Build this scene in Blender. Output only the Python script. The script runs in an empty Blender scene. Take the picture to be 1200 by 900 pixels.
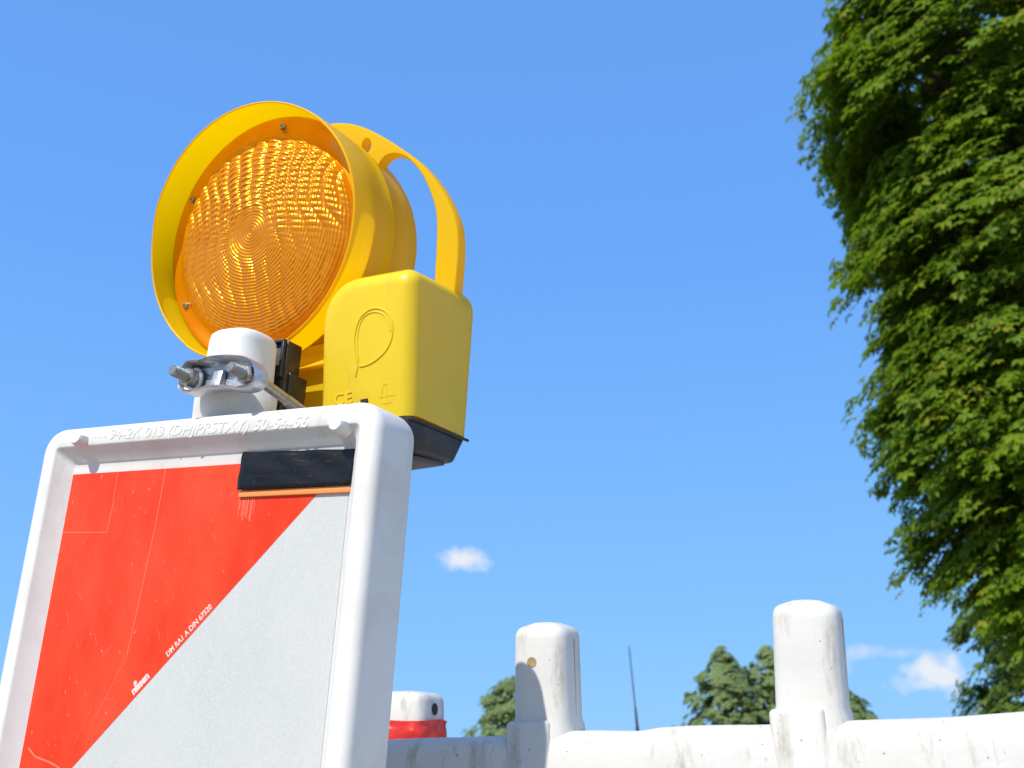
import bpy, bmesh, math, random
import numpy as np
from mathutils import Vector, Matrix
random.seed(7); rng = np.random.default_rng(11)
R = math.radians
sc = bpy.context.scene
col = sc.collection
H = 0.95                                   # eye height above the paving

# ---------------------------------------------------------------- camera
cd = bpy.data.cameras.new('camera'); cam = bpy.data.objects.new('camera', cd); col.objects.link(cam)
cam.location = (0, 0, H); cam.rotation_euler = (R(90 + 19.93), 0, 0)
cd.sensor_width = 36; cd.lens = 36.0; cd.clip_start = .02; cd.clip_end = 3000
cd.dof.use_dof = True; cd.dof.focus_distance = .74; cd.dof.aperture_fstop = 15
sc.camera = cam

# ---------------------------------------------------------------- light and sky
SUN_EL, SUN_AZ = 46.0, 36.0                # azimuth measured from behind the camera towards the left
sv = Vector((-math.sin(R(SUN_AZ)) * math.cos(R(SUN_EL)), -math.cos(R(SUN_AZ)) * math.cos(R(SUN_EL)), math.sin(R(SUN_EL))))
sl = bpy.data.lights.new('sun', 'SUN'); sun = bpy.data.objects.new('sun', sl); col.objects.link(sun)
sl.energy = 5.0; sl.angle = R(.53); sl.color = (1, .95, .85)
sun.rotation_euler = sv.to_track_quat('Z', 'Y').to_euler()
sc.view_settings.view_transform = 'Standard'; sc.view_settings.look = 'None'
sc.view_settings.exposure = 0.0; sc.view_settings.gamma = 1
sc.view_settings.use_curve_mapping = False

wd = bpy.data.worlds.new('World'); sc.world = wd; wd.use_nodes = True
nt = wd.node_tree; N = nt.nodes; Lk = nt.links; N.clear()
def wn(t, **k):
    n = N.new(t)
    for a, b in k.items(): setattr(n, a, b)
    return n
out = wn('ShaderNodeOutputWorld'); bg = wn('ShaderNodeBackground'); bg.inputs[1].default_value = .15
sky = wn('ShaderNodeTexSky', sky_type='NISHITA', sun_disc=False)
sky.sun_elevation = R(SUN_EL); sky.sun_rotation = math.atan2(sv.x, sv.y)
sky.air_density = 1.0; sky.dust_density = .3; sky.ozone_density = 2.5; sky.altitude = 100
hsv = wn('ShaderNodeHueSaturation'); hsv.inputs['Saturation'].default_value = 1.1; hsv.inputs['Hue'].default_value = .5; hsv.inputs['Value'].default_value = 1.0
Lk.new(sky.outputs[0], hsv.inputs['Color'])
tc = wn('ShaderNodeTexCoord')
def math_(op, a, b=None, c=None, clamp=False):
    m = wn('ShaderNodeMath', operation=op); m.use_clamp = clamp
    for i, x in enumerate((a, b, c)):
        if x is None: continue
        if isinstance(x, (int, float)): m.inputs[i].default_value = x
        else: Lk.new(x, m.inputs[i])
    return m.outputs[0]
nz = wn('ShaderNodeTexNoise'); nz.inputs['Scale'].default_value = 38; nz.inputs['Detail'].default_value = 5; nz.inputs['Roughness'].default_value = .6
Lk.new(tc.outputs['Generated'], nz.inputs['Vector'])
nz2 = wn('ShaderNodeTexNoise'); nz2.inputs['Scale'].default_value = 90; nz2.inputs['Detail'].default_value = 4
Lk.new(tc.outputs['Generated'], nz2.inputs['Vector'])
sep = wn('ShaderNodeSeparateXYZ'); Lk.new(tc.outputs['Generated'], sep.inputs[0])
az_ = math_('ARCTAN2', sep.outputs[0], sep.outputs[1]); el_ = math_('ARCSINE', sep.outputs[2])
total = None
# small clouds in view, then broad added ones out of view: azimuth, elevation, half widths (radians), density
for (ca, ce, wa, we, dn) in [(-.0487, .1775, .0245, .0115, 1.0), (.381, .068, .026, .018, 1.0), (.372, .059, .028, .008, .7), (.322, .087, .020, .007, .45),
                             (.352, .085, .022, .005, .33), (.303, .079, .010, .010, .3), (1.5, .42, .6, .32, .9), (2.6, .5, .6, .35, .9), (-2.3, .4, .6, .3, .9)]:  # last three: unseen broad clouds, added to whiten the fill light
    da = math_('DIVIDE', math_('SUBTRACT', az_, ca), wa); de = math_('DIVIDE', math_('SUBTRACT', el_, ce), we)
    d = math_('SQRT', math_('ADD', math_('MULTIPLY', da, da), math_('MULTIPLY', de, de)))
    nn = math_('ADD', math_('MULTIPLY', math_('SUBTRACT', nz.outputs[0], .5), 2.0), math_('MULTIPLY', math_('SUBTRACT', nz2.outputs[0], .5), 1.0))
    v = math_('MULTIPLY', math_('SUBTRACT', 1.15, math_('ADD', d, nn)), 1.0, clamp=True)
    v = math_('MULTIPLY', math_('SMOOTH_MIN', v, 1.0, .2), dn, clamp=True)
    total = v if total is None else math_('MAXIMUM', total, v)
# clear-air blue by elevation, blended over the Nishita sky so that the low sky stays blue
ramp = wn('ShaderNodeValToRGB'); cr = ramp.color_ramp
stops = [(0.0, (1.72, 3.95, 7.0)), (.10, (1.46, 3.5, 6.9)), (.30, (1.0, 2.7, 6.55)), (.62, (.88, 2.25, 5.5)), (1.0, (.9, 1.7, 3.6))]
cr.elements[0].position = 0; cr.elements[1].position = 1
for p_, c_ in stops[1:-1]: cr.elements.new(p_)
for e_, (p_, c_) in zip(cr.elements, stops): e_.color = (*[x_ / 8 for x_ in c_], 1)
Lk.new(math_('DIVIDE', el_, math.pi / 2, clamp=True), ramp.inputs[0])
sc8 = wn('ShaderNodeVectorMath', operation='SCALE'); sc8.inputs['Scale'].default_value = 8; Lk.new(ramp.outputs[0], sc8.inputs[0])
mb = wn('ShaderNodeMix', data_type='RGBA'); mb.inputs[0].default_value = .94; Lk.new(hsv.outputs[0], mb.inputs[6]); Lk.new(sc8.outputs[0], mb.inputs[7])
mix = wn('ShaderNodeMix', data_type='RGBA'); Lk.new(total, mix.inputs[0]); Lk.new(mb.outputs[2], mix.inputs[6]); mix.inputs[7].default_value = (5.6, 5.85, 6.2, 1)
Lk.new(mix.outputs[2], bg.inputs[0]); Lk.new(bg.outputs[0], out.inputs[0])

# ---------------------------------------------------------------- material helper
class Mt:
    def __init__(s, name, base=(.8, .8, .8), rough=.5, metal=0, spec=.5):
        s.m = bpy.data.materials.new(name); s.m.use_nodes = True
        s.t = s.m.node_tree; s.b = s.t.nodes['Principled BSDF']; s.o = s.t.nodes['Material Output']
        s.b.inputs['Base Color'].default_value = (*base, 1); s.b.inputs['Roughness'].default_value = rough
        s.b.inputs['Metallic'].default_value = metal; s.b.inputs['Specular IOR Level'].default_value = spec
        s.tc = s.t.nodes.new('ShaderNodeTexCoord'); s.col = None; s.base = base
    def link(s, a, b): s.t.links.new(a, b)
    def noise(s, scale, detail=4, rough=.6, stretch=(1, 1, 1), seed=0):
        mp = s.t.nodes.new('ShaderNodeMapping'); mp.inputs['Scale'].default_value = stretch; mp.inputs['Location'].default_value = (seed, seed * .7, seed * .3)
        s.link(s.tc.outputs['Object'], mp.inputs[0])
        n = s.t.nodes.new('ShaderNodeTexNoise'); n.inputs['Scale'].default_value = scale; n.inputs['Detail'].default_value = detail; n.inputs['Roughness'].default_value = rough
        s.link(mp.outputs[0], n.inputs['Vector']); return n.outputs[0]
    def ramp(s, src, p0, p1, c0=(0, 0, 0), c1=(1, 1, 1)):
        r = s.t.nodes.new('ShaderNodeValToRGB'); r.color_ramp.elements[0].position = p0; r.color_ramp.elements[1].position = p1
        r.color_ramp.elements[0].color = (*c0, 1); r.color_ramp.elements[1].color = (*c1, 1); s.link(src, r.inputs[0]); return r.outputs[0]
    def tint(s, fac, color, amount=1.0):
        mx = s.t.nodes.new('ShaderNodeMix'); mx.data_type = 'RGBA'
        mu = s.t.nodes.new('ShaderNodeMath'); mu.operation = 'MULTIPLY'; mu.inputs[1].default_value = amount; s.link(fac, mu.inputs[0])
        s.link(mu.outputs[0], mx.inputs[0])
        if s.col is None: mx.inputs[6].default_value = (*s.base, 1)
        else: s.link(s.col, mx.inputs[6])
        mx.inputs[7].default_value = (*color, 1); s.col = mx.outputs[2]; s.link(s.col, s.b.inputs['Base Color']); return s
    def bump(s, src, dist=.001, strength=1.0):
        b = s.t.nodes.new('ShaderNodeBump'); b.inputs['Distance'].default_value = dist; b.inputs['Strength'].default_value = strength
        s.link(src, b.inputs['Height'])
        old = s.b.inputs['Normal'].links
        if old: s.link(old[0].from_socket, b.inputs['Normal'])
        s.link(b.outputs[0], s.b.inputs['Normal']); return s
    def roughvar(s, src, a, b):
        mr = s.t.nodes.new('ShaderNodeMapRange'); mr.inputs['To Min'].default_value = a; mr.inputs['To Max'].default_value = b
        s.link(src, mr.inputs[0]); s.link(mr.outputs[0], s.b.inputs['Roughness']); return s
    def translucent(s, amount, color=None):
        tr = s.t.nodes.new('ShaderNodeBsdfTranslucent'); mx = s.t.nodes.new('ShaderNodeMixShader'); mx.inputs[0].default_value = amount
        if color: tr.inputs[0].default_value = (*color, 1)
        elif s.col is not None: s.link(s.col, tr.inputs[0])
        else: tr.inputs[0].default_value = (*s.base, 1)
        s.link(s.b.outputs[0], mx.inputs[1]); s.link(tr.outputs[0], mx.inputs[2]); s.link(mx.outputs[0], s.o.inputs[0]); return s

M = {}
m = Mt('white_plastic', (.73, .715, .68), .45, spec=.35); M['white'] = m
m.tint(m.ramp(m.noise(18, 7, .7), .48, .72), (.52, .47, .38), .42)
m.tint(m.ramp(m.noise(260, 3), .68, .76), (.3, .22, .14), .4)
m.tint(m.ramp(m.noise(55, 5, .7, (1, 1, .18), 3), .6, .78), (.40, .34, .26), .38)
m.bump(m.noise(420, 3), .00010).roughvar(m.noise(30), .35, .6)
m = Mt('weathered_white_plastic', (.66, .645, .605), .5, spec=.4); M['dirty'] = m
m.tint(m.ramp(m.noise(14, 7, .65), .45, .75), (.52, .47, .4), .4)
m.tint(m.ramp(m.noise(60, 6, .7, (1, 1, .25), 5), .54, .72), (.26, .21, .15), .6)
m.tint(m.ramp(m.noise(120, 5, .8, (1, 1, .5), 9), .62, .72), (.16, .13, .1), .5)
m.tint(m.ramp(m.noise(330, 2, .5, (1, 1, 1), 2), .70, .75), (.12, .09, .07), .6)
m.bump(m.noise(180, 4), .00022).roughvar(m.noise(30), .35, .65)
def sheet_mat(name, base, faded):
    m = Mt(name, base, .42, spec=.22)
    m.tint(m.ramp(m.noise(11, 6, .65, (1, 1, .5)), .42, .62), faded, .75)
    m.tint(m.ramp(m.noise(70, 6, .75, (1, 1, .16), 4), .55, .75), faded, .55)
    m.tint(m.ramp(m.noise(300, 4, .7, (1, 1, .6), 6), .66, .74), (.85, .7, .65), .35)
    m.tint(m.ramp(m.noise(700, 2, .5, seed=3), .45, .65), tuple(min(1, x_ * 1.12 + .01) for x_ in base), .5)
    m.bump(m.noise(900, 2), .00008).roughvar(m.noise(25, 5), .25, .5); return m
M['red'] = sheet_mat('red_reflective_sheeting', (.84, .036, .006), (.84, .085, .03))
M['silver'] = sheet_mat('silver_reflective_sheeting', (.54, .545, .53), (.50, .51, .49))
m = Mt('scratch_mark', (.85, .22, .14), .6); M['scratch'] = m; m.tint(m.noise(500), (.84, .09, .04), .9)
m = Mt('printed_ink', (.78, .62, .58), .5); M['ink'] = m; m.tint(m.ramp(m.noise(900, 3), .5, .65), (.8, .25, .2), .4)
m = Mt('black_gloss_film', (.010, .010, .012), .22, spec=.3); M['film'] = m
m.bump(m.noise(30, 3, .5, (1, 1, 3)), .003, .6); m.tint(m.ramp(m.noise(150, 5, .7, (1, 1, 3)), .62, .7), (.12, .12, .12), .5)
m = Mt('orange_film', (.85, .28, .06), .4); M['orange'] = m; m.tint(m.noise(80), (.8, .33, .1), .5)
m = Mt('yellow_plastic', (.95, .67, .004), .36, spec=.35); M['hood'] = m
m.tint(m.ramp(m.noise(30, 5), .45, .8), (.92, .61, .004), .5); m.bump(m.noise(350, 3), .00015); m.roughvar(m.noise(40), .3, .5)
m.tint(m.ramp(m.noise(28, 7, .7, (1, 1, .4), 8), .62, .76), (.62, .36, .03), .3); m.translucent(.48, (1, .66, .0))
m = Mt('pale_yellow_plastic', (.92, .70, .03), .4, spec=.35); M['box'] = m
m.tint(m.ramp(m.noise(22, 5), .4, .75), (.86, .60, .03), .6); m.tint(m.ramp(m.noise(240, 3), .69, .75), (.85, .75, .35), .4)
m.bump(m.noise(420, 3), .00010); m.roughvar(m.noise(40), .22, .42); m.translucent(.24, (1, .55, .0))
m.tint(m.ramp(m.noise(35, 7, .7, (1, 1, .3), 8), .60, .74), (.50, .36, .06), .35)
m = Mt('black_plastic', (.022, .021, .024), .38); M['black'] = m; m.bump(m.noise(300, 4), .0003); m.tint(m.ramp(m.noise(60, 6), .55, .75), (.12, .10, .09), .5)
m = Mt('dusty_base_plastic', (.09, .06, .065), .6); M['base_under'] = m; m.tint(m.noise(60, 4), (.14, .1, .1), .6)
m = Mt('galvanised_steel', (.56, .58, .60), .45, .85); M['zinc'] = m
m.tint(m.ramp(m.noise(90, 5), .4, .7), (.34, .37, .41), .8); m.tint(m.ramp(m.noise(160, 5, .7, seed=4), .6, .75), (.22, .18, .14), .6); m.bump(m.noise(220, 5), .0005); m.roughvar(m.noise(120, 3), .25, .55)
m = Mt('dull_steel', (.42, .40, .36), .42, 1); M['steel'] = m
m.tint(m.ramp(m.noise(200, 5), .45, .7), (.25, .21, .17), .6); m.bump(m.noise(500, 3), .0003)
m = Mt('red_film', (.75, .04, .03), .3); M['tape'] = m; m.bump(m.noise(34, 4, .5, (1, 1, 3)), .003); m.tint(m.ramp(m.noise(60, 4), .6, .8), (.8, .2, .17), .5); m.translucent(.2)
m = Mt('hole_shade', (.02, .018, .016), .9); M['hole'] = m; m.tint(m.noise(80), (.05, .04, .03), .5)  # near-black colour paints the shade inside the hole and slot
m = Mt('hole_floor', (.42, .30, .13), .8); M['plug'] = m; m.tint(m.noise(300), (.3, .2, .1), .7)
m = Mt('seam_line', (.36, .33, .29), .8); M['seam'] = m; m.tint(m.noise(200), (.5, .46, .4), .6)
m = Mt('rubber', (.03, .03, .03), .85); M['rubber'] = m; m.tint(m.noise(40, 6), (.08, .075, .07), .7); m.bump(m.noise(120), .002)
m = Mt('antenna_black', (.03, .03, .032), .5); M['whip'] = m; m.tint(m.noise(30), (.06, .055, .05), .5)
m = Mt('bark', (.12, .09, .065), .9); M['bark'] = m; m.tint(m.ramp(m.noise(6, 6, .7, (1, 1, .2)), .4, .6), (.05, .04, .03), .8); m.bump(m.noise(12, 6, .7, (1, 1, .2)), .03)
m = Mt('paving', (.30, .26, .205), .85); M['paving'] = m
m.tint(m.ramp(m.noise(.6, 8, .7), .4, .65), (.22, .2, .165), .7); m.tint(m.ramp(m.noise(40, 4), .5, .7), (.2, .18, .15), .4); m.bump(m.noise(90, 4), .003)
# amber lens: ribbed coloured plastic over a mirrored bowl
m = Mt('amber_lens_plastic', (.93, .34, .002), .25, metal=.45, spec=.1); M['lens'] = m
m.b.inputs['IOR'].default_value = 1.49; m.b.inputs['Coat Weight'].default_value = .6; m.b.inputs['Coat Roughness'].default_value = .07; m.b.inputs['Coat IOR'].default_value = 1.45
m.tint(m.ramp(m.noise(45, 4), .4, .7), (.82, .25, .0), .7); m.translucent(.18, (1, .42, .0))
m = Mt('reflector_bowl', (.95, .62, .1), .22, 1); M['bowl'] = m; m.tint(m.noise(60), (.95, .5, .06), .7); m.bump(m.noise(120, 3), .001)
def leaf_mat(name, a, b, c, tr):
    m = Mt(name, a, .55, spec=.3); i = m.t.nodes.new('ShaderNodeAttribute'); i.attribute_name = 'tone'
    m.tint(m.ramp(i.outputs['Fac'], .1, .6), b, 1); m.tint(m.ramp(i.outputs['Fac'], .82, 1.0), c, .8); m.translucent(tr); return m
M['leaf'] = leaf_mat('chestnut_leaf', (.125, .215, .008), (.20, .31, .012), (.36, .34, .03), .52)
M['leaf2'] = leaf_mat('far_leaf', (.10, .17, .022), (.15, .23, .03), (.26, .26, .05), .4)
M['leaf3'] = leaf_mat('distant_leaf', (.24, .33, .13), (.29, .39, .14), (.36, .41, .18), .45)  # pale tones carry the distance haze in the leaf colour

# ---------------------------------------------------------------- geometry helpers
def link(name, me, mat, parent=None, matrix=None):
    o = bpy.data.objects.new(name, me); col.objects.link(o)
    if mat is not None: me.materials.append(M[mat].m)
    if parent: o.parent = parent
    if matrix is not None: o.matrix_local = matrix
    return o
def tag(o, label, cat, group=None):
    o['label'] = label; o['category'] = cat
    if group: o['group'] = group
    return o
def empty(name, mat): o = bpy.data.objects.new(name, None); col.objects.link(o); o.empty_display_size = .05; o.matrix_world = mat; return o
def smooth(me, on=True, ang=None):
    me.polygons.foreach_set('use_smooth', [on] * len(me.polygons))
    if ang: me.set_sharp_from_angle(angle=R(ang))
def bm_obj(name, bm, mat, parent=None, ang=35, matrix=None):
    bmesh.ops.recalc_face_normals(bm, faces=bm.faces)
    me = bpy.data.meshes.new(name); bm.to_mesh(me); bm.free(); smooth(me, True, ang)
    return link(name, me, mat, parent, matrix)
def rings(bm, loops, close=True, cap0=True, cap1=True):
    vs = [[bm.verts.new(p) for p in lp] for lp in loops]
    n = len(vs[0])
    for a, b in zip(vs[:-1], vs[1:]):
        for i in range(n if close else n - 1):
            j = (i + 1) % n; bm.faces.new((a[i], a[j], b[j], b[i]))
    if cap0: bm.faces.new(vs[0][::-1])
    if cap1: bm.faces.new(vs[-1])
    return vs
def box(bm, lo, hi, bev=0, seg=2):
    r = bmesh.ops.create_cube(bm, size=1)
    for v in r['verts']: v.co = Vector([lo[i] + (v.co[i] + .5) * (hi[i] - lo[i]) for i in range(3)])
    if bev: bmesh.ops.bevel(bm, geom=list({e for v in r['verts'] for e in v.link_edges}), offset=bev, segments=seg, affect='EDGES', profile=.5)
def hexa(bm, c, bev=0, seg=3):
    """eight corners: bottom loop of four, top loop of four"""
    vs = [bm.verts.new(p) for p in c]
    fs = [(3, 2, 1, 0), (4, 5, 6, 7)] + [(i, (i + 1) % 4, 4 + (i + 1) % 4, 4 + i) for i in range(4)]
    for f in fs: bm.faces.new([vs[k] for k in f])
    if bev: bmesh.ops.bevel(bm, geom=list({e for v in vs for e in v.link_edges}), offset=bev, segments=seg, affect='EDGES', profile=.5)
def tube(bm, pts, rad, n=10):
    pts = [Vector(p) for p in pts]; rad = rad if isinstance(rad, (list, tuple)) else [rad] * len(pts)
    loops = []; up = None
    for i, p in enumerate(pts):
        t = (pts[min(i + 1, len(pts) - 1)] - pts[max(i - 1, 0)]).normalized()
        if up is None: up = t.orthogonal().normalized()
        up = (up - t * up.dot(t)).normalized(); s = t.cross(up)
        loops.append([p + (up * math.cos(2 * math.pi * k / n) + s * math.sin(2 * math.pi * k / n)) * rad[i] for k in range(n)])
    rings(bm, loops)
def lathe(bm, prof, axis_p, axis_d, n=24, cap0=True, cap1=True):
    d = Vector(axis_d).normalized(); a = d.orthogonal().normalized(); b = d.cross(a); p0 = Vector(axis_p)
    rings(bm, [[p0 + d * h + (a * math.cos(2 * math.pi * k / n) + b * math.sin(2 * math.pi * k / n)) * r for k in range(n)] for r, h in prof], cap0=cap0, cap1=cap1)
def rrect(x0, x1, z0, z1, r, n=8):
    r = max(min(r, (x1 - x0) / 2 - 1e-5, (z1 - z0) / 2 - 1e-5), 1e-5); pts = []
    for cx, cz, a0 in ((x1 - r, z1 - r, 0), (x0 + r, z1 - r, 90), (x0 + r, z0 + r, 180), (x1 - r, z0 + r, 270)):
        for k in range(n + 1):
            a = R(a0 + 90 * k / n); pts.append((cx + r * math.cos(a), cz + r * math.sin(a)))
    return pts
def text_obj(name, s, size, mat, parent, matrix, depth=.0002, shear=0, bevel=0, spacing=1.0, sx=1.0, offset=0):
    cu = bpy.data.curves.new(name, 'FONT'); cu.body = s; cu.size = size; cu.extrude = depth; cu.shear = shear
    cu.bevel_depth = bevel; cu.space_character = spacing; cu.offset = offset; cu.resolution_u = 3
    t = bpy.data.objects.new(name, cu); col.objects.link(t)
    bpy.context.view_layer.update()
    me = bpy.data.meshes.new_from_object(t.evaluated_get(bpy.context.evaluated_depsgraph_get()))
    bpy.data.objects.remove(t); me.transform(Matrix.Diagonal((sx, 1, 1, 1))); me.name = name
    return link(name, me, mat, parent, matrix)

# ---------------------------------------------------------------- ground
bm = bmesh.new(); g = 900
for v in [(-g, -g), (g, -g), (g, g), (-g, g)]: bm.verts.new((*v, 0))
bm.faces.new(bm.verts); o = bm_obj('ground', bm, 'paving'); o['kind'] = 'structure'

# ---------------------------------------------------------------- trees
def leaves_mesh(name, centres, outs, size, leaflets, mat, parent, droop=.5):
    """centres (n,3): one compound leaf each, leaflets fanning round a point and drooping"""
    n = len(centres); V = []; T = []
    nrm = outs + rng.normal(0, .27, (n, 3)) + np.array([0, 0, .9]); nrm /= np.linalg.norm(nrm, axis=1)[:, None]
    d0 = outs * 1.0 + rng.normal(0, .5, (n, 3)); d0 -= nrm * np.sum(d0 * nrm, 1)[:, None]; d0 /= np.linalg.norm(d0, axis=1)[:, None]
    d1 = np.cross(nrm, d0); sz = size * rng.uniform(.55, 1.3, n); tone = rng.uniform(0, 1, n) ** 1.2
    for k in range(leaflets):
        a = (k - (leaflets - 1) / 2) * (1.0 if leaflets > 3 else .9) + rng.normal(0, .12, n)
        dr = d0 * np.cos(a)[:, None] + d1 * np.sin(a)[:, None]; sd = np.cross(nrm, dr)
        ln = (sz * (1 - .09 * abs(k - (leaflets - 1) / 2)))[:, None]; dp = droop * rng.uniform(.4, 1.5, n)[:, None]
        p0 = centres; p2 = centres + dr * ln * .62 - nrm * ln * .12 * dp
        w_ = ln * .25; p1 = p2 + sd * w_; p3 = p2 - sd * w_; p4 = centres + dr * ln - nrm * ln * .55 * dp
        V.append(np.stack([p0, p1, p4, p3], 1)); T.append(tone)
    V = np.concatenate(V); T = np.concatenate(T); q = len(V)
    me = bpy.data.meshes.new(name); me.vertices.add(q * 4); me.vertices.foreach_set('co', V.reshape(-1).astype(np.float32))
    me.loops.add(q * 4); me.loops.foreach_set('vertex_index', np.arange(q * 4, dtype=np.int32))
    me.polygons.add(q); me.polygons.foreach_set('loop_start', np.arange(0, q * 4, 4, dtype=np.int32)); me.polygons.foreach_set('loop_total', np.full(q, 4, dtype=np.int32))
    at = me.attributes.new('tone', 'FLOAT', 'FACE'); at.data.foreach_set('value', T.astype(np.float32)); me.update(); me.validate()
    return link(name, me, mat, parent)
def tree(name, base, height, rad_fn, z0, sprays, per, leaf, leaflets, mat, label, trunk_r, group=None, spray_size=.45, seed=0, lumpy=1.0):
    random.seed(seed)
    t = empty(name, Matrix.Translation(base)); tag(t, label, 'tree', group)
    bm = bmesh.new(); top = height * .9
    pts = [(0, 0, -.05), (.03, .02, height * .15), (-.05, .05, height * .4), (.1, -.05, height * .65), (0, 0, top)]
    tube(bm, pts, [trunk_r * 1.25, trunk_r, trunk_r * .75, trunk_r * .4, trunk_r * .08], 12); bm_obj('trunk', bm, 'bark', t)
    bm = bmesh.new()
    for k in range(26):
        z = random.uniform(z0 * .9 + .1, height * .85); a = random.uniform(0, 6.28); r = rad_fn(z + .8, a) * .65
        p0 = Vector((0, 0, z * .8)); p2 = Vector((math.cos(a) * r, math.sin(a) * r, z + .6)); pm = (p0 + p2) / 2 + Vector((0, 0, .4))
        tube(bm, [p0, pm, p2], [trunk_r * .35, trunk_r * .2, trunk_r * .05], 6)
    bm_obj('limbs', bm, 'bark', t)
    ph = rng.uniform(0, 6.28, 6); cs = []; os_ = []
    n = 0
    while n < sprays:
        z = random.uniform(z0, height); a = random.uniform(0, 6.28); rr = rad_fn(z, a)
        if rr <= .05 or random.random() > rr / max(rad_fn(height * .5, a), .1): continue
        depth = 1 - (random.random() ** 1.8) * .45
        lump = 1 + lumpy * (.07 * math.sin(3.1 * z / spray_size * .5 + ph[0] + 2 * a) + .05 * math.sin(7 * a + ph[1] + 1.3 * z)) + random.gauss(0, .015)
        r = rr * depth * lump
        c = np.array([math.cos(a) * r, math.sin(a) * r, z]); o = np.array([math.cos(a), math.sin(a), .15])
        # a spray: fan of leaves on a gently drooping, outward-facing layer
        k = int(per * random.uniform(.6, 1.3)); s = spray_size * random.uniform(.6, 1.25)
        u_ = np.clip(rng.normal(0, .5, k), -1, 1) * s; v_ = np.minimum(np.abs(rng.normal(0, .5, k)), .95) * s; w_ = rng.normal(0, .12, k) * s
        side = np.array([-math.sin(a), math.cos(a), 0])
        P = c + side * u_[:, None] + np.array([math.cos(a), math.sin(a), 0]) * (v_ * .75 - .3 * s)[:, None] + np.array([0, 0, 1]) * (w_ - v_ * v_ / s * .55 - u_ * u_ / s * .25)[:, None]
        cs.append(P); os_.append(np.repeat(o[None], k, 0)); n += 1
    leaves_mesh('crown', np.concatenate(cs), np.concatenate(os_), leaf, leaflets, mat, t)
    return t
def prof(table):
    zs = [p[0] for p in table]; rs = [p[1] for p in table]
    return lambda z, a=0: float(np.interp(z, zs, rs))
tree('chestnut_tree', (8, 13, 0), 14.2, prof([(1.5, .4), (2.2, 1.5), (3.0, 2.2), (4.2, 2.72), (5.6, 2.88), (7.4, 2.88), (8.6, 2.72), (9.4, 3.0), (10.4, 3.22), (11.6, 3.0), (12.8, 2.7), (14.2, .6)]), 1.7,
     1900, 50, .135, 5, 'leaf', 'large leafy chestnut tree with a dense green crown at the right edge', .32, spray_size=.62, seed=3)
tree('broadleaf_tree', (18.9, 33.5, 0), 9.2, prof([(.7, 2.6), (2, 4.2), (4, 4.35), (6, 4.1), (7.5, 3.2), (9.2, .4)]), .8,
     700, 30, .22, 3, 'leaf2', 'darker tree low at the right, just behind and below the big chestnut crown', .35, spray_size=.75, seed=5)
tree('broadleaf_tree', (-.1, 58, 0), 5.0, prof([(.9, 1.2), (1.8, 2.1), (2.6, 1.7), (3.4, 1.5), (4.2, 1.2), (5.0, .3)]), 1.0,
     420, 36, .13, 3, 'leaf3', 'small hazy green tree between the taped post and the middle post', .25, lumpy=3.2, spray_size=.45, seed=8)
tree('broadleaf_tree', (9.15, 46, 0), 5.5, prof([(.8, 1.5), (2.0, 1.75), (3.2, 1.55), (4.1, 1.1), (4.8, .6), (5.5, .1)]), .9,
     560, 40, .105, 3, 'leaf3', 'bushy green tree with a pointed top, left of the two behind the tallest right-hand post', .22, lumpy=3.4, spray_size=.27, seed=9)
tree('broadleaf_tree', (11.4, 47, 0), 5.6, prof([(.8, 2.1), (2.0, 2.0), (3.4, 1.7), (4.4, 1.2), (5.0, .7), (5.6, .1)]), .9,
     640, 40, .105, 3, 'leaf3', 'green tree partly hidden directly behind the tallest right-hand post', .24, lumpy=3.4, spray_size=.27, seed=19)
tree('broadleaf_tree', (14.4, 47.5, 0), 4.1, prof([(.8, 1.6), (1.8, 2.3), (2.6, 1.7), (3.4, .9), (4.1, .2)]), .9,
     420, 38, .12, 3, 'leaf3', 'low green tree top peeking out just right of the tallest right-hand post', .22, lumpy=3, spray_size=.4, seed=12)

# antenna far behind the barrier
t = empty('antenna', Matrix.Translation((2.01, 17.5, 0)) ); tag(t, 'thin black whip antenna sticking up against the sky between the two tall posts', 'antenna')
ex = -.13
bm = bmesh.new(); tube(bm, [(ex * -.55, 0, 0), (.02, 0, 1.38)], .03, 10); bm_obj('mast', bm, 'whip', t)
bm = bmesh.new(); tube(bm, [(.02, 0, 1.36), (.019, 0, 1.40), (.002, 0, 1.68), (0, 0, 1.70)], [.026, .024, .020, .008], 10); bm_obj('base_coil', bm, 'whip', t)
bm = bmesh.new(); P_ = []
tube(bm, [(0, 0, 1.68), (-.033, 0, 2.2), (-.065, 0, 2.66)], [.011, .009, .008], 8)
for k in range(14):
    z = 1.76 + k * .062; f_ = (z - 1.68) / .98; lathe(bm, [(.009, -.008), (.0145, -.004), (.0145, .004), (.009, .008)], (-.065 * f_, 0, z), (-.065, 0, .98), 8)
bm_obj('whip', bm, 'whip', t)

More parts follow.
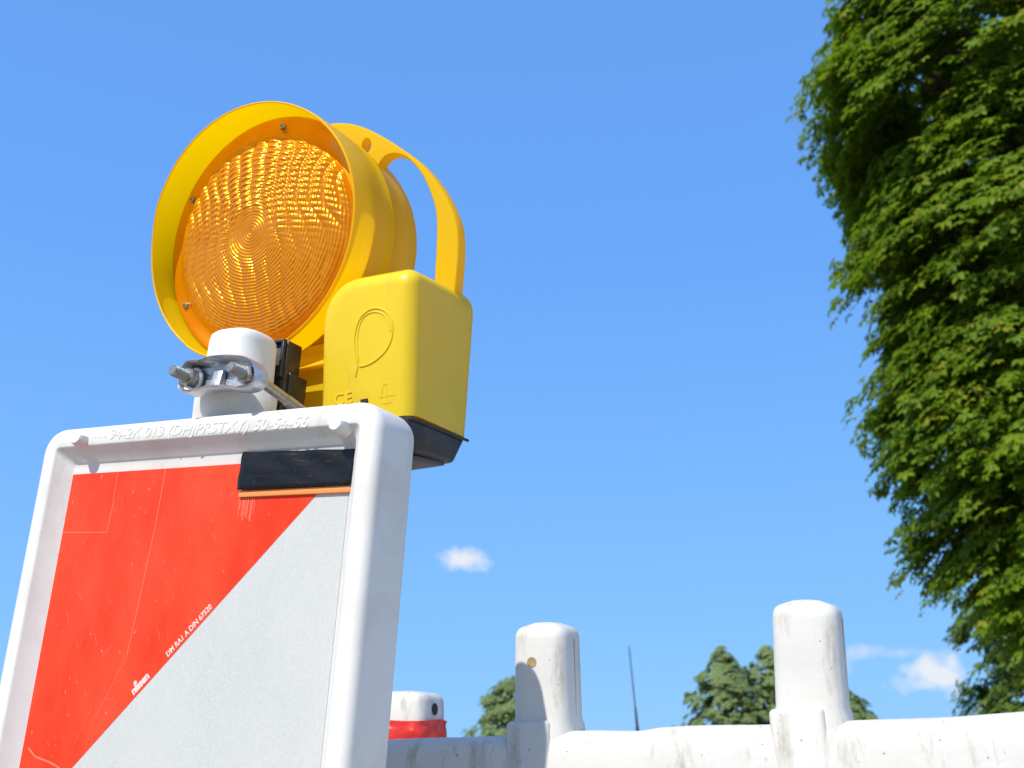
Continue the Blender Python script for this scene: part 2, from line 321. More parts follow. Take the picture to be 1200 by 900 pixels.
# ---------------------------------------------------------------- hazard sign (panel frame coordinates: x right, y into the panel, z up; origin at the sheet's top left)
u = Vector((0.89033282, -0.44949994, -0.07250702)); w = Vector((0.45187638, 0.89186316, 0.01969382)); v = Vector((0.05581397, -0.05029827, 0.99717345))
O = Vector((-0.32279409, 0.73244371, 0.19424636 + H))
SM = Matrix(((u.x, w.x, v.x, O.x), (u.y, w.y, v.y, O.y), (u.z, w.z, v.z, O.z), (0, 0, 0, 1)))
HB = 1.085                                  # sheet top to foot along the panel
root_m = SM @ Matrix.Translation((.125, .011, -HB)); back = Matrix.Translation((-.125, -.011, HB))
sign = empty('hazard_marker_panel', root_m)
tag(sign, 'white framed traffic hazard panel with a diagonal red and grey stripe', 'traffic marker')
X0, X1, Z1, Z0 = -.026, .2762, .0335, -1.04
PROF = [(.012, .034), (.004, .033), (.001, .030), (0, .026), (0, -.004), (.0006, -.0072), (.0022, -.0096), (.0048, -.0108), (.0060, -.0110), (.0140, -.0110), (.0150, -.0106), (.0156, -.0098), (.0250, -.0008), (.0262, .0)]
bm = bmesh.new(); loops = []
for ins, y in PROF:
    loops.append([(p[0], y, p[1]) for p in rrect(X0 + ins, X1 - ins, Z0 + ins, Z1 - ins, max(.019 - ins, .0035), 7)])
rings(bm, loops, cap0=True, cap1=True)
bm_obj('frame', bm, 'white', sign, 32, back)
def poly_slab(bm, pts, y0, y1):
    rings(bm, [[(p[0], y1, p[1]) for p in pts], [(p[0], y0, p[1]) for p in pts]])
# diagonal stripes, red down from the upper left
def clip(poly, k0, k1):                     # keep k0 <= x - z <= k1
    def cut(poly, f):
        out_ = []
        for a, b in zip(poly, poly[1:] + poly[:1]):
            fa, fb = f(a), f(b)
            if fa >= 0: out_.append(a)
            if (fa >= 0) != (fb >= 0): s = fa / (fa - fb); out_.append((a[0] + (b[0] - a[0]) * s, a[1] + (b[1] - a[1]) * s))
        return out_
    return cut(cut(poly, lambda p: p[0] - p[1] - k0), lambda p: k1 - p[0] + p[1])
rect = [(.0005, -1.0), (.2508, -1.0), (.2508, 0), (.0005, 0)]
C0 = .2496; red = bmesh.new(); sil = bmesh.new()
for i in range(-1, 8):
    k0 = C0 + (i - 1) * .25 if i else -.01
    if i == 0: k0, k1 = -.01, C0
    else:
        if i < 0: continue
        k0 = C0 + (i - 1) * .25; k1 = k0 + .25
    p = clip(rect, k0, k1)
    if len(p) > 2: poly_slab(red if i % 2 == 0 else sil, p, -.0012 if i % 2 == 0 else -.001, .0002)
bm_obj('red_stripe', red, 'red', sign, 30, back); bm_obj('grey_stripe', sil, 'silver', sign, 30, back)
# scratches in the red sheeting
bm = bmesh.new()
def scr(bm, pts, wd_):
    for a, b in zip(pts[:-1], pts[1:]):
        a = Vector((a[0], -.00135, a[1])); b = Vector((b[0], -.00135, b[1])); d = (b - a).normalized(); s = Vector((d.z, 0, -d.x)) * wd_ / 2
        vs = [bm.verts.new(q) for q in (a - s, b - s * .8, b + s * .8, a + s)]; bm.faces.new(vs)
scr(bm, [(.0464, -.0008), (.0470, -.024), (.0460, -.0435)], .0006); scr(bm, [(.0006, -.0426), (.024, -.0432), (.0458, -.0435)], .0006)
scr(bm, [(.0928, -.0008), (.0915, -.04), (.088, -.085), (.0842, -.1272)], .0007); scr(bm, [(.0842, -.1272), (.073, -.150), (.0615, -.1717)], .0004); scr(bm, [(.060, -.160), (.0488, -.1848)], .0003)
scr(bm, [(.006, -.1894), (.014, -.1945), (.0291, -.197), (.040, -.2)], .0014)
for k in range(9):
    x = .1635 + k * .0016 + random.uniform(-.0003, .0003); z = -.0236; scr(bm, [(x, z), (x + random.uniform(-.0006, .0006), z - random.uniform(.008, .0165))], random.uniform(.0004, .0011))
for k in range(46):
    x = random.uniform(.004, .2); z = -random.uniform(.006, .22)
    if x - z > .235: continue
    a = random.choice((1.2, 1.3, .5, 2.2)) + random.gauss(0, .2); L_ = random.uniform(.002, .012)
    scr(bm, [(x, z), (x + math.cos(a) * L_, z - math.sin(a) * L_)], random.uniform(.00015, .0004))
bm_obj('scratches', bm, 'scratch', sign, 30, back)['kind'] = 'stuff'
# black glossy slot cover with its orange edge
bm = bmesh.new(); n1 = 30; n2 = 8; g_ = []
for j in range(n2 + 1):
    row = []
    for i in range(n1 + 1):
        fx, fz = i / n1, j / n2; x = .1632 + fx * .0906 + (.0012 * fz); z = -.0186 + fz * .0256 - fx * .003 * fz
        y = -.0042 - .0012 * math.sin(fx * 5 + 1) * math.sin(fz * 3.1) - .0009 * math.sin(fx * 17 + fz * 9) * fz
        row.append(bm.verts.new((x, y, z)))
    g_.append(row)
for j in range(n2):
    for i in range(n1): bm.faces.new((g_[j][i], g_[j][i + 1], g_[j + 1][i + 1], g_[j + 1][i]))
o = bm_obj('slot_cover', bm, 'film', sign, 60, back); md = o.modifiers.new('thick', 'SOLIDIFY'); md.thickness = .0008; md.offset = 0
bm = bmesh.new(); box(bm, (.1636, -.0032, -.0231), (.2532, -.0004, -.0189), .0005); bm_obj('slot_edge', bm, 'orange', sign, 40, back)
# moulded nubs on the frame
for (cx, cz) in ((.0157, .0225), (.2470, .0168)):
    bm = bmesh.new(); lathe(bm, [(.0062, .004), (.0060, -.0035), (.0052, -.0062), (.0044, -.0072), (.002, -.0076)], (cx, -.0105, cz), (0, 1, -.12), 14)
    for q in bm.verts:
        if q.co.z > cz + .003: q.co.z = cz + .003
    bm_obj('nub', bm, 'white', sign, 40, back)
bm = bmesh.new(); lathe(bm, [(.0017, .0), (.0017, -.0004), (.0012, -.0005)], (.2695, -.0104, -.113), (0, 1, 0), 12); bm_obj('rivet_mark', bm, 'seam', sign, 40, back)
def on_panel(x, y, z, ang=0):
    # text plane: text x -> panel x, text y -> panel z, text normal -> towards the viewer
    Bm = Matrix(((1, 0, 0, x), (0, 0, -1, y), (0, 1, 0, z), (0, 0, 0, 1)))
    return back @ Bm @ Matrix.Rotation(ang, 4, 'Z')
text_obj('moulded_lettering', '94-2K 013 (DHJPRSTXY) 50-54-56', .0108, 'white', sign, on_panel(.0425, -.0109, .0216, R(-1.0)), .0003, .22, .00015, 1.02, 1.13, -.0001)
text_obj('moulded_mark', '- - -', .008, 'white', sign, on_panel(.0275, -.0109, .0225, 0), .0002, 0, .0002)
text_obj('printed_code', 'DM RA1 A DIN 67520', .0052, 'ink', sign, on_panel(.1209, -.0013, -.1262, R(45)), .00008, 0, 0, 1.0, .93, .00012)
o = text_obj('printed_logo', 'nissen', .0072, 'ink', sign, on_panel(.0959, -.0013, -.1509, R(45)), .00008, 0, 0, .95, 1.0, .00035)
bm = bmesh.new(); lathe(bm, [(.00145, 0), (.00145, -.0002)], (.0958, -.0012, -.1432), (0, 1, 0), 16); bm_obj('printed_dot', bm, 'ink', sign, 40, back)
# stud on top of the panel
def stud_loops(cx, cy, secs, n=44, p=3.6):
    out_ = []
    for (z, rx, ry) in secs:
        lp = []
        for k in range(n):
            a = 2 * math.pi * k / n; c, s = math.cos(a), math.sin(a); q = (abs(c) ** p + abs(s) ** p) ** (-1 / p)
            lp.append((cx + rx * c * q, cy + ry * s * q, z))
        out_.append(lp)
    return out_
bm = bmesh.new()
rings(bm, stud_loops(.127, .021, [(.026, .0385, .0125), (.033, .037, .0130), (.036, .0335, .0145), (.041, .0315, .018), (.056, .0305, .020), (.059, .0275, .0215), (.062, .0225, .0222), (.094, .0212, .0218), (.0985, .0205, .0208), (.1012, .0183, .0180), (.1026, .015, .0135), (.1031, .007, .006)], p=2.9))
bm_obj('stud', bm, 'white', sign, 60, back)
# rubber foot far below the frame of the picture
bm = bmesh.new(); box(bm, (-.06, -.36, -.085), (.31, .38, -.0), .02, 3)
ft = bm_obj('foot', bm, 'rubber', sign, 40, Matrix.Translation((-.125, -.011, .0)) @ Matrix.Translation((0, 0, .07)))
bm = bmesh.new(); box(bm, (.095, -.0, -1.08), (.155, .026, -1.036), .004); bm_obj('peg', bm, 'white', sign, 40, back)

# ---------------------------------------------------------------- clamp with its bolts (rests on the stud, its own thing)
clamp = empty('clamp', SM @ Matrix.Translation((.148, -.008, .058))); cb = Matrix.Translation((-.148, .008, -.058))
tag(clamp, 'galvanised steel clamp plate with two bolts on the white stud below the lamp', 'clamp')
outl = [(.1085, .0560), (.1092, .0640), (.1120, .0695), (.1165, .0718), (.124, .0712), (.1328, .0704), (.1400, .0718), (.152, .0716), (.166, .0705), (.178, .0685), (.1845, .0650), (.1885, .0590), (.1896, .0530), (.1865, .0480), (.181, .0460), (.172, .0462), (.158, .0482), (.145, .0487), (.1278, .0480), (.119, .0476), (.1135, .0495), (.1100, .0520)]
def inset(pts, d):
    n = len(pts); o_ = []
    for i in range(n):
        a, b = Vector(pts[i - 1]), Vector(pts[(i + 1) % n]); t_ = (b - a).normalized(); nn = Vector((t_.y, -t_.x))
        o_.append((pts[i][0] + nn.x * d, pts[i][1] + nn.y * d))
    return o_
def smooth_loop(pts, k=2):
    for _ in range(k):
        q = []
        for a, b in zip(pts, pts[1:] + pts[:1]): q += [(a[0] * .75 + b[0] * .25, a[1] * .75 + b[1] * .25), (a[0] * .25 + b[0] * .75, a[1] * .25 + b[1] * .75)]
        pts = q
    return pts
outl = [(.1085 + (p[0] - .1085) * .885, p[1]) for p in outl]; ol = smooth_loop(outl, 1)
area = sum(a[0] * b[1] - b[0] * a[1] for a, b in zip(ol, ol[1:] + ol[:1])); sg = 1 if area < 0 else -1
bm = bmesh.new(); loops = []
def yb(x): return .004 * ((x - .149) / .04) ** 2      # dished towards the stud ends
for d, y in [(.0, -.010), (.0, -.0215), (.0008, -.0225), (.0018, -.0215), (.0022, -.0140), (.0036, -.0118), (.0075, -.0116)]:
    loops.append([(p[0], y + yb(p[0]), p[1]) for p in inset(ol, sg * d)])
vs_ = rings(bm, loops, cap0=True, cap1=True)
bm_obj('plate', bm, 'zinc', clamp, 50, cb)
bm = bmesh.new(); hexa(bm, [(.1375, -.0115, .0485), (.1465, -.0115, .0480), (.1465, -.018, .0483), (.1375, -.018, .0488), (.1370, -.0115, .0645), (.1460, -.0115, .0635), (.1455, -.0145, .0630), (.1375, -.0145, .0640)], .0008); bm_obj('tab', bm, 'zinc', clamp, 40, cb)
for (cx, cz) in ((.1180, .0590), (.1695, .0562)):
    ax = (-.03, -1, .05)
    bm = bmesh.new(); lathe(bm, [(.0085, .0), (.0088, .0008), (.0088, .0018), (.0082, .0024)], (cx, -.0118, cz), ax, 28); wsh = bm_obj('washer', bm, 'zinc', clamp, 40, cb)
    bm = bmesh.new(); lathe(bm, [(.0064, .0024), (.0070, .0030), (.0070, .0075), (.0060, .0086), (.004, .0088)], (cx, -.0118, cz), ax, 6); bm_obj('nut', bm, 'steel', clamp, 20, cb)
    bm = bmesh.new(); prf = [(.0038, -.004)]
    for k in range(16): h = .008 + k * .00075; prf += [(.0040, h), (.0036, h + .00037)]
    prf += [(.0037, .0205), (.0032, .0212)]
    lathe(bm, prf, (cx, -.0118, cz), ax, 18); bm_obj('bolt', bm, 'steel', clamp, 40, cb)
for pts in ([(.1745, -.010, .0545), (.1735, .030, .0480), (.1725, .043, .0455)], [(.1145, -.010, .0575), (.108, .05, .053)]):
    bm = bmesh.new(); tube(bm, pts, .0037, 14)
    if pts[0][0] > .15:
        for k in range(8):
            f_ = .62 + k * .045; a = Vector(pts[0]).lerp(Vector(pts[2]), f_); lathe(bm, [(.0035, -.0007), (.0043, 0), (.0035, .0007)], a, Vector(pts[2]) - Vector(pts[0]), 14)
    bm_obj('rod', bm, 'steel', clamp, 40, cb)

# ---------------------------------------------------------------- warning lamp
a = R(28); nrm = Vector((-math.sin(a), -math.cos(a), math.tan(R(-8)))).normalized()
LU = Vector((math.cos(a), -math.sin(a), 0)); LW = -nrm; LV = LU.cross(nrm); LV = LV if LV.z > 0 else -LV
LC = Vector((-.2072, .7502, .4016 + H))
LM = Matrix(((LU.x, LW.x, LV.x, LC.x), (LU.y, LW.y, LV.y, LC.y), (LU.z, LW.z, LV.z, LC.z), (0, 0, 0, 1)))
lamp = empty('warning_lamp', LM @ Matrix.Translation((.03, .02, -.175))); lb = Matrix.Translation((-.03, -.02, .175))
tag(lamp, 'round yellow roadworks warning lamp with an amber lens, carrying handle and battery box', 'warning lamp')
def lpart(name, bm, mat, ang=40, parent=None): return bm_obj(name, bm, mat, parent or lamp, ang, lb if parent is None else None)
# housing: hood ring, shoulder and back bowl, one turned shell
bm = bmesh.new()
rim = lambda k: 0
outer = [(.1078, -.0165), (.1082, -.013), (.1078, .0), (.1072, .012), (.1062, .024), (.1052, .036), (.1058, .037), (.1058, .040), (.1045, .042), (.1040, .060), (.1030, .074), (.1005, .081), (.095, .087), (.080, .094), (.05, .099), (.0, .1)]
inner = [(.1068, -.0172), (.1060, -.0166), (.1064, -.0158)]
n = 128
def lp(r, y, k):
    th = 2 * math.pi * k / n; c, s = math.cos(th), math.sin(th)
    # the rim is a little deeper over the top left, with a low step at the left
    if y < -.005:
        y -= .0045 * max(0, math.sin(th - .25)) ** 2
        dt = ((th - 2.86 + math.pi) % (2 * math.pi)) - math.pi
        y += .0022 / (1 + math.exp(-(dt) * 22)) * (1 if dt < 1.2 else 0)
    return (r * c, y, r * s)
loops = [[lp(r, y, k) for k in range(n)] for r, y in inner[::-1] + outer[:-1]]
rings(bm, loops, cap0=False, cap1=True)
house = lpart('housing', bm, 'hood', 45)
# lens: flange ring and ribbed dome
LY = .0045
bm = bmesh.new(); lathe(bm, [(.1066, .0052), (.1063, .0040), (.1040, .0022), (.0990, .0012), (.0930, .0008), (.0915, .0)], (0, LY, 0), (0, 1, 0), 120, cap0=False, cap1=False)
lensring = lpart('lens_flange', bm, 'lens', 40)
NR, NA = 300, 640; RL = .0915
rr = np.linspace(0.0006, RL, NR)[:, None]; th = np.linspace(0, 2 * np.pi, NA, endpoint=False)[None, :]
x = rr * np.cos(th); z = rr * np.sin(th); q = rr / RL
dome = -.0110 * (1 - q ** 2) - .004 * (1 - q ** 8) + 0 * th
ringp = .0026; saw = np.abs(((rr / ringp) % 1) - .5) * 2
flx = x * (1 + .10 * np.sin(z * 70)) + .0009 * np.sin(z * 210 + x * 90); per = .0125; cell = np.abs(np.sin(np.pi * (flx / per + .15 * z / .05)))
row = np.abs(np.sin(np.pi * (z + 2.2 * x * x + .0005 * np.sin(x * 160)) / .0052))
top = 1 / (1 + np.exp(-(z - .006 + .15 * x) / .012))
mid = np.clip((q - .16) / .12, 0, 1) * np.clip((1 - q) / .08, 0, 1)
disp = -.00050 * saw * np.clip((1 - q) / .05, 0, 1) - .0012 * cell ** .7 * mid - .0012 * row * cell * top * mid
disp += -.0002 * np.sin(np.pi * q * 7) * (q < .16) - .0002 * np.abs(np.sin(36 * th + 80 * rr)) * mid * (1 - .6 * top)
Y = dome + disp + LY
V = np.stack([x + 0 * Y, Y, z + 0 * Y], -1).reshape(-1, 3)
ii = np.arange(NR - 1)[:, None] * NA; jj = np.arange(NA)[None, :]; j2 = (jj + 1) % NA
F = np.stack([ii + jj, ii + j2, ii + NA + j2, ii + NA + jj], -1).reshape(-1, 4)
me = bpy.data.meshes.new('lens'); me.from_pydata([tuple(p) for p in V.tolist()], [], F.tolist() + [list(range(NA))[::-1]]); smooth(me, True); me.update()
lens = link('lens', me, 'lens', lamp, lb)
# mirrored bowl behind the lens, with ribs
bm = bmesh.new(); loops = []
for r, y in [(.0912, .0100), (.086, .0140), (.07, .022), (.05, .033), (.03, .039), (.012, .041), (.004, .0412)]:
    loops.append([(r * math.cos(2 * math.pi * k / 96) * (1 + .012 * (k % 2)), y, r * math.sin(2 * math.pi * k / 96) * (1 + .012 * (k % 2))) for k in range(96)])
rings(bm, loops, cap0=False); lpart('reflector', bm, 'bowl', 30)
for (cx, cz) in ((.0212, .0912), (-.0774, .0525), (-.0855, -.0405), (.062, -.070), (.0905, .018), (-.0100, -.0932)):
    d = Vector((cx, 0, cz)).normalized() * .0962
    bm = bmesh.new(); lathe(bm, [(.0030, .001), (.0029, -.0008), (.0022, -.0018), (.0009, -.0020), (.0008, -.0010), (.0001, -.0010)], (d.x, LY + .0006, d.z), (0, 1, 0), 14); lpart('screw', bm, 'steel', 35)
# handle: a flat moulded arch standing on the housing and ending on the box
Yh = .048; Th = .0120
out_pts = [(.020, .1100), (.035, .1113), (.056, .1060), (.0752, .0954), (.096, .0790), (.1168, .0601), (.1310, .0450), (.1439, .0263), (.1530, .008), (.1592, -.0106), (.1600, -.025), (.1590, -.0392), (.1565, -.055), (.153, -.075)]
in_pts = [(.1345, -.075), (.1353, -.0525), (.1385, -.030), (.1404, -.006), (.1394, .008), (.1354, .0211), (.1308, .034), (.1244, .045), (.1170, .0545), (.1085, .061), (.100, .0640), (.0930, .0630), (.0886, .0590), (.0865, .0540), (.080, .058), (.06, .075), (.045, .085), (.030, .095)]
def chaikin(p, k=2):
    for _ in range(k):
        q = [p[0]]
        for a_, b_ in zip(p[:-1], p[1:]): q += [(a_[0] * .75 + b_[0] * .25, a_[1] * .75 + b_[1] * .25), (a_[0] * .25 + b_[0] * .75, a_[1] * .25 + b_[1] * .75)]
        p = q + [p[-1]]
    return p
ho = chaikin(out_pts); hi = chaikin(in_pts); hl = ho + hi
bm = bmesh.new()
ar = sum(a_[0] * b_[1] - b_[0] * a_[1] for a_, b_ in zip(hl, hl[1:] + hl[:1])); s_ = 1 if ar < 0 else -1
face = lambda d, y: [(p[0], y, p[1]) for p in inset(hl, s_ * d)]
hole_c = (.0755, .0785)
holep = lambda r, y: [(hole_c[0] + r * math.cos(2 * math.pi * k / 20), y, hole_c[1] + r * 1.35 * math.sin(2 * math.pi * k / 20)) for k in range(20)]
A_ = rings(bm, [face(.0012, Yh), face(.0003, Yh + .0008), face(0, Yh + .002), face(0, Yh + Th - .002), face(.0003, Yh + Th - .0008), face(.0012, Yh + Th)], cap0=False, cap1=False)
B_ = rings(bm, [holep(.0052, Yh), holep(.0048, Yh + .0006), holep(.0048, Yh + Th - .0006), holep(.0052, Yh + Th)], cap0=False, cap1=False)
for q in (0, -1):
    es = [bm.edges.get((L_[k], L_[(k + 1) % len(L_)])) for L_ in (A_[q], B_[q]) for k in range(len(L_))]
    bmesh.ops.triangle_fill(bm, use_beauty=True, edges=es)
lpart('handle', bm, 'hood', 35)
# battery box
def boxprof(y, d):
    f_ = (y + .02) / .085; xr = .1612 - .0038 * f_; zt = -.0665 + .0055 * f_; pts = []
    for cx, cz, r_, a0 in ((xr, zt, .0110 + .009 * max(f_, 0), 0), (.0745, zt, .0330, 90)):
        sx = -1 if a0 == 0 else 1; r2 = max(r_ - d * .5, .002)
        for k in range(11):
            an = R(a0 + 9 * k); pts.append((cx + sx * (d + r2) + r2 * math.cos(an), cz - d - r2 + r2 * math.sin(an)))
    pts += [(.0685 + d, -.1750 - .0055 * f_)]
    for k in range(1, 8): pts.append((.0685 + d + (xr - .0685 - 2 * d) * k / 8, -.1750 - .0055 * f_))
    pts += [(xr - d, -.1750 - .0055 * f_)]
    return [(p[0] - (.0095 if p[0] > .12 else .0095 * max(0, (p[0] - .07) / .05)) * min(1, max(0, (zt - p[1]) / .11)) + (.0 if p[0] > .1 else -.0015), y + (.0030 * (p[1] + .07) / -.1 if y < .02 else -.012 * (p[1] + .07) / -.1), p[1] + .0035 * min(1, max(0, (.161 - p[0]) / .06)) * min(1, max(0, (p[1] + .12) / .04))) for p in pts]
bm = bmesh.new(); y0_, y1_ = -.0215, .0830; rb = .0120; loops = []
loops = [boxprof(y0_ + rb * (1 - math.cos(R(90 * k / 7))), rb * (1 - math.sin(R(90 * k / 7)))) for k in range(8)] + [boxprof(y1_ - rb * (1 - math.cos(R(90 * k / 7))), rb * (1 - math.sin(R(90 * k / 7)))) for k in range(7, -1, -1)]
rings(bm, loops)
btx = lpart('battery_box', bm, 'box', 55)
Bf = lambda x, z, lift=.0: (x, -.0215 + .0030 * (z + .07) / -.1 - lift, z)
ptsE = [(.1052, -.1400), (.1078, -.1330), (.1062, -.1260), (.1052, -.1160), (.1068, -.1060), (.1110, -.0975), (.1175, -.0932), (.1250, -.0920), (.1335, -.0950), (.1388, -.1020), (.1402, -.1110), (.1380, -.1190), (.1330, -.1258), (.1250, -.1308), (.1170, -.1335), (.1090, -.1335)]
bm = bmesh.new(); tube(bm, [Bf(*p) for p in chaikin(ptsE)], .0008, 8)
tube(bm, [Bf(*p) for p in chaikin([(.1085, -.1290), (.1078, -.1150), (.1100, -.1040), (.1150, -.0965), (.1235, -.0945), (.1320, -.0975), (.1370, -.1050), (.1380, -.1120)])], .0006, 8)
lpart('embossed_loop', bm, 'box', 40)
lt = Matrix(((1, 0, 0, .0850), (0, .0, -1, -.0193), (0, 1, 0, -.1590), (0, 0, 0, 1)))
text_obj('embossed_mark', 'CE', .0125, 'box', lamp, lb @ lt, .0002, 0, .0001, 1.1, 1.05)
bm = bmesh.new()                         # bin symbol: crossed little outline
for pp in ([(.1265, -.1600), (.1285, -.1510), (.1320, -.1495), (.1350, -.1512), (.1370, -.1600)], [(.1245, -.1590), (.1390, -.1590)], [(.1318, -.1495), (.1318, -.1650)], [(.1275, -.1640), (.1360, -.1640)]):
    tube(bm, [Bf(*p) for p in pp], .0003, 6)
lpart('embossed_symbol', bm, 'box', 40)
bm = bmesh.new(); box(bm, (.1090, -.0199, -.1652), (.1150, -.0150, -.1582)); sw = lpart('switch_slot', bm, 'hole', 30)
bm = bmesh.new(); box(bm, (.1112, -.0206, -.1650), (.1140, -.0175, -.1622), .0004); lpart('switch', bm, 'zinc', 30)
# dark base under the box
bm = bmesh.new()
hexa(bm, [(.0700, -.0140, -.1985), (.1420, -.0140, -.1985), (.1410, .0540, -.2015), (.0700, .0540, -.2015), (.0690, -.0185, -.1748), (.1502, -.0185, -.1748), (.1475, .0640, -.1810), (.0690, .0640, -.1810)], .003, 2)
bmesh.ops.recalc_face_normals(bm, faces=bm.faces); lpart('base', bm, 'black', 40)
bm = bmesh.new(); box(bm, (.0730, -.0095, -.2035), (.1375, .0465, -.1998), .001); lpart('base_cover', bm, 'base_under', 40)
bm = bmesh.new(); tube(bm, [(.1500, -.018, -.1775), (.1485, .0645, -.1836)], .0012, 8); lpart('seal', bm, 'black', 40)
# pedestal between lens housing, box and bracket
bm = bmesh.new(); hexa(bm, [(-.035, .000, -.178), (.075, .000, -.178), (.075, .055, -.178), (-.035, .055, -.178), (-.035, .010, -.100), (.075, .010, -.100), (.075, .055, -.100), (-.035, .055, -.100)], .0)
for q in bm.verts: pass
lpart('pedestal', bm, 'hood', 30)
bm = bmesh.new(); hexa(bm, [(-.036, -.004, -.1205), (.076, -.004, -.1205), (.076, .02, -.1205), (-.036, .02, -.1205), (-.036, .009, -.1080), (.076, .009, -.1080), (.076, .02, -.1080), (-.036, .02, -.1080)], .001); lpart('pedestal_lip', bm, 'hood', 30)
# black clamp bracket behind the stud, part of the lamp mount (panel coordinates)
bk = lamp.matrix_world.inverted(); bpy.context.view_layer.update(); bk = lamp.matrix_world.inverted() @ SM
bm = bmesh.new()
box(bm, (.085, .051, .050), (.1425, .068, .1075), .0015); box(bm, (.085, .055, .040), (.1445, .076, .083), .0015)
for xx in (.0990, .1090, .1190, .1290, .1400): box(bm, (xx - .0011, .0475, .080), (xx + .0011, .0515, .1070), .0004)
box(bm, (.0905, .0475, .1052), (.1412, .0515, .1075), .0004); box(bm, (.0905, .0475, .078), (.1412, .0515, .0805), .0004)
bm_obj('mount_bracket', bm, 'black', lamp, 40, bk)

# ---------------------------------------------------------------- white plastic barrier behind
def post_mesh(bm, cx, cy, z0, z1, rx, ry, dome=.006, p=4.0):
    h = z1 - z0
    rings(bm, stud_loops(cx, cy, [(z0 - .012, rx * 1.14, ry * 1.14), (z0 + .001, rx * 1.08, ry * 1.08), (z0 + .006, rx * 1.01, ry * 1.01), (z0 + h * .5, rx, ry), (z1 - .008, rx * .985, ry * .985), (z1 - .0045, rx * .96, ry * .96), (z1 - .0018, rx * .90, ry * .90), (z1, rx * .79, ry * .79), (z1 + dome * .5, rx * .4, ry * .4), (z1 + dome * .6, rx * .1, ry * .1)], 64, p))
byaw = R(-25); tilt = R(1.6)
BM = Matrix.Translation((.026, .773, H + .0150)) @ Matrix.Rotation(byaw, 4, 'Z') @ Matrix.Rotation(-tilt, 4, 'Y')
bbase = Matrix.Translation((.35, .80, 0)); 
bar = empty('barrier', Matrix.Translation((.026, .773, 0)) @ Matrix.Rotation(byaw, 4, 'Z')); bpy.context.view_layer.update()
tag(bar, 'dirty white plastic barrier rail with upright posts across the bottom right', 'barrier')
toB = bar.matrix_world.inverted() @ BM
bm = bmesh.new()                             # rail: rounded top beam, swept along x with slight sag
prof_r = [(-.0265, -.30), (-.0265, -.05), (-.0262, -.022), (-.0254, -.012), (-.0235, -.0055), (-.0195, -.0018), (-.012, 0), (.012, 0), (.0195, -.0018), (.0235, -.0055), (.0254, -.012), (.0262, -.022), (.0265, -.05), (.0265, -.30)]
pr_s = [prof_r[0]] + chaikin(prof_r[1:-1], 1) + [prof_r[-1]]
loops = []
for k in range(121):
    xx = -.42 + k * 1.9 / 120; dz = .0006 * math.sin(xx * 23) + .0004 * math.sin(xx * 61 + 1); dz += .0018 * math.exp(-((xx - .066) / .012) ** 2) * -1
    loops.append([(xx, y_ + .0005 * math.sin(xx * 31 + z_ * 40), z_ + dz) for y_, z_ in pr_s])
rings(bm, loops); bm_obj('rail', bm, 'dirty', bar, 50, toB)
bm = bmesh.new()
for xx in (-.38, .5, 1.38): box(bm, (xx - .03, -.025, -.965), (xx + .03, .025, -.25), .008)
box(bm, (-.4, -.02, -.72), (1.45, .02, -.64), .008); bm_obj('lower_frame', bm, 'dirty', bar, 40, toB)
for xx in (-.38, .5, 1.38):
    bm = bmesh.new(); box(bm, (xx - .1, -.22, 0), (xx + .1, .22, .07), .015); bm_obj('foot', bm, 'rubber', bar, 40)
bpy.context.view_layer.update()
def barrier_post(cx, z1, rx, ry, lean, hole=None, turn=0, label=None):
    m_ = toB @ Matrix.Translation((cx, 0, 0)) @ Matrix.Rotation(R(turn), 4, 'Z') @ Matrix.Rotation(lean[0], 4, 'X') @ Matrix.Rotation(lean[1], 4, 'Y')
    bm = bmesh.new(); post_mesh(bm, 0, 0, .004, z1, rx, ry); p_ = bm_obj('post', bm, 'dirty', bar, 60, m_)
    if label: p_['label'] = label
    bm = bmesh.new(); box(bm, (-rx * 1.08, -.0268, -.245), (rx * .50, .0268, .0080), .0035, 3); bm_obj('plinth', bm, 'dirty', p_, 50, m_.inverted() @ toB @ Matrix.Translation((cx, 0, 0)))
    bm = bmesh.new(); box(bm, (rx * .955, -.0008, .012), (rx * 1.010, .0008, z1 - .008), .0003); bm_obj('seam', bm, 'seam', p_, 40)
    if hole:
        bm = bmesh.new(); hx, hz, hr = hole; lathe(bm, [(hr, 0), (hr * .98, -.0006), (hr * .8, -.0004)], (hx, -ry * .985, hz), (0, 1, 0), 20); bm_obj('hole', bm, 'plug', p_, 40)
    return p_
barrier_post(.0008, .0735, .0208, .0215, (R(5.0), R(3.2)), (-.0035, .049, .0036), 0, 'post with a round hole, half in shadow')
barrier_post(.1860, .0735, .0217, .0215, (R(5.0), R(4.6)), None, 0, 'clean sunlit post, tallest in the picture')

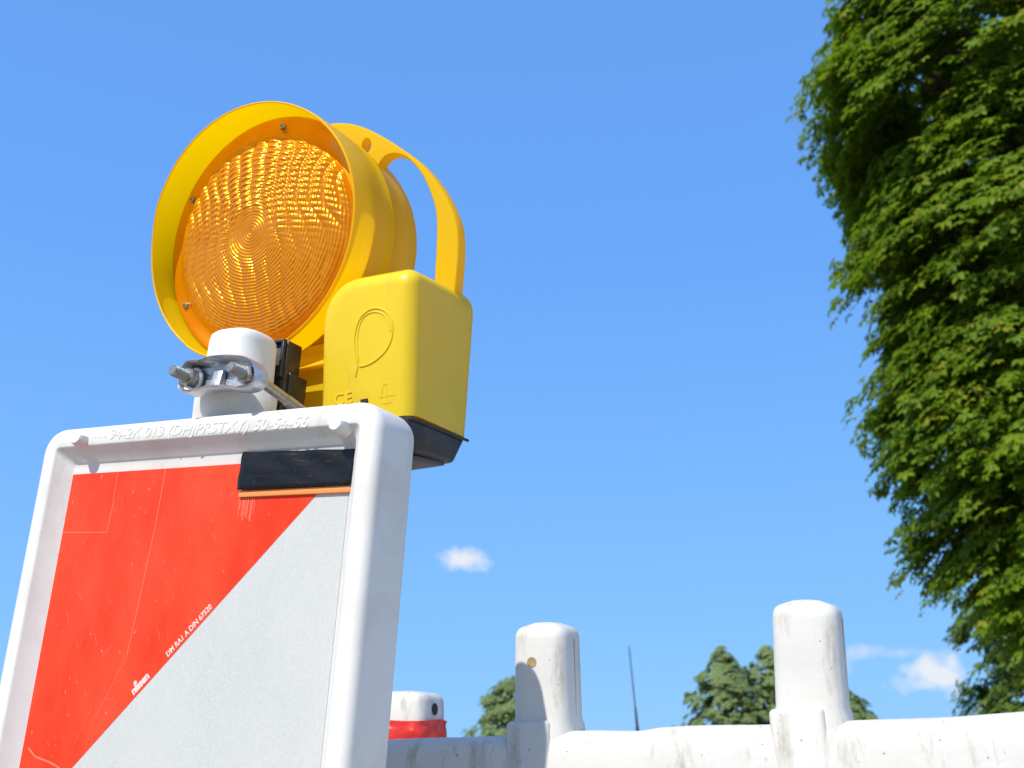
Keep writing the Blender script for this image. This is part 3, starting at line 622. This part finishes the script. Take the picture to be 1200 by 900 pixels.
# second barrier behind, its end stud wrapped with red tape
b2 = empty('barrier', Matrix.Translation((-.1285, 1.30, 0)) @ Matrix.Rotation(byaw, 4, 'Z'))
tag(b2, 'second white barrier mostly hidden behind the first, with a short stud', 'barrier')
b2m = Matrix.Translation((0, 0, H + .004)) @ Matrix.Scale(1.36, 4)
bm = bmesh.new(); rings(bm, [[(xx, y_ , z_ + .004) for y_, z_ in pr_s] for xx in (-.35, -.1, .1, .3, .5)]); bm_obj('rail', bm, 'dirty', b2, 50, b2m)
bm = bmesh.new(); post_mesh(bm, 0, 0, .0, .0490, .0300, .0255, .003, 5); st2 = bm_obj('post', bm, 'dirty', b2, 60, b2m)
bm = bmesh.new(); lathe(bm, [(.0052, 0), (.0052, .0006), (.0042, .0008)], (.0296, -.001, .0350), (1, 0, 0), 20); bm_obj('hole', bm, 'hole', st2, 40)
bm = bmesh.new(); box(bm, (-.0140, -.0262, .026), (-.0134, -.0240, .050), 0); bm_obj('seam', bm, 'seam', st2, 40)
bm = bmesh.new(); post_mesh(bm, .122, 0, -.0, .0215, .016, .016, .002, 4); bm_obj('knuckle', bm, 'dirty', b2, 60, b2m)
for xx in (-.3, .45):
    bm = bmesh.new(); box(bm, (xx - .03, -.022, -.70), (xx + .03, .022, -.25), .008); bm_obj('leg', bm, 'dirty', b2, 40, b2m)
# crinkled red tape round that stud
tp = empty('plastic_tape', Matrix.Translation((-.1285, 1.30, H + .018)) @ Matrix.Rotation(byaw, 4, 'Z') @ Matrix.Scale(1.36, 4))
bm = bmesh.new(); loops = []
for j in range(13):
    z_ = -.008 + j * .0019; lp_ = []
    for k in range(96):
        a_ = 2 * math.pi * k / 96; c_, s_ = math.cos(a_), math.sin(a_); p_ = 5; q_ = (abs(c_) ** p_ + abs(s_) ** p_) ** (-1 / p_)
        wv = .0005 * math.sin(9 * a_ + j * .5) + .0002 * math.sin(17 * a_ - j * .9) + .0008 * (math.sin(j * 1.1) * .4 + .3)
        lp_.append(((.0318 + wv) * c_ * q_, (.0275 + wv) * s_ * q_, z_ + .0009 * math.sin(3 * a_ + 1) + .0016 * (c_ * .5) * (j / 12)))
    loops.append(lp_)
rings(bm, loops, cap0=False, cap1=False); o = bm_obj('tape_wrap', bm, 'tape', tp, 60)
tag(tp, 'crinkled red plastic tape wound round the short stud behind the panel', 'tape')
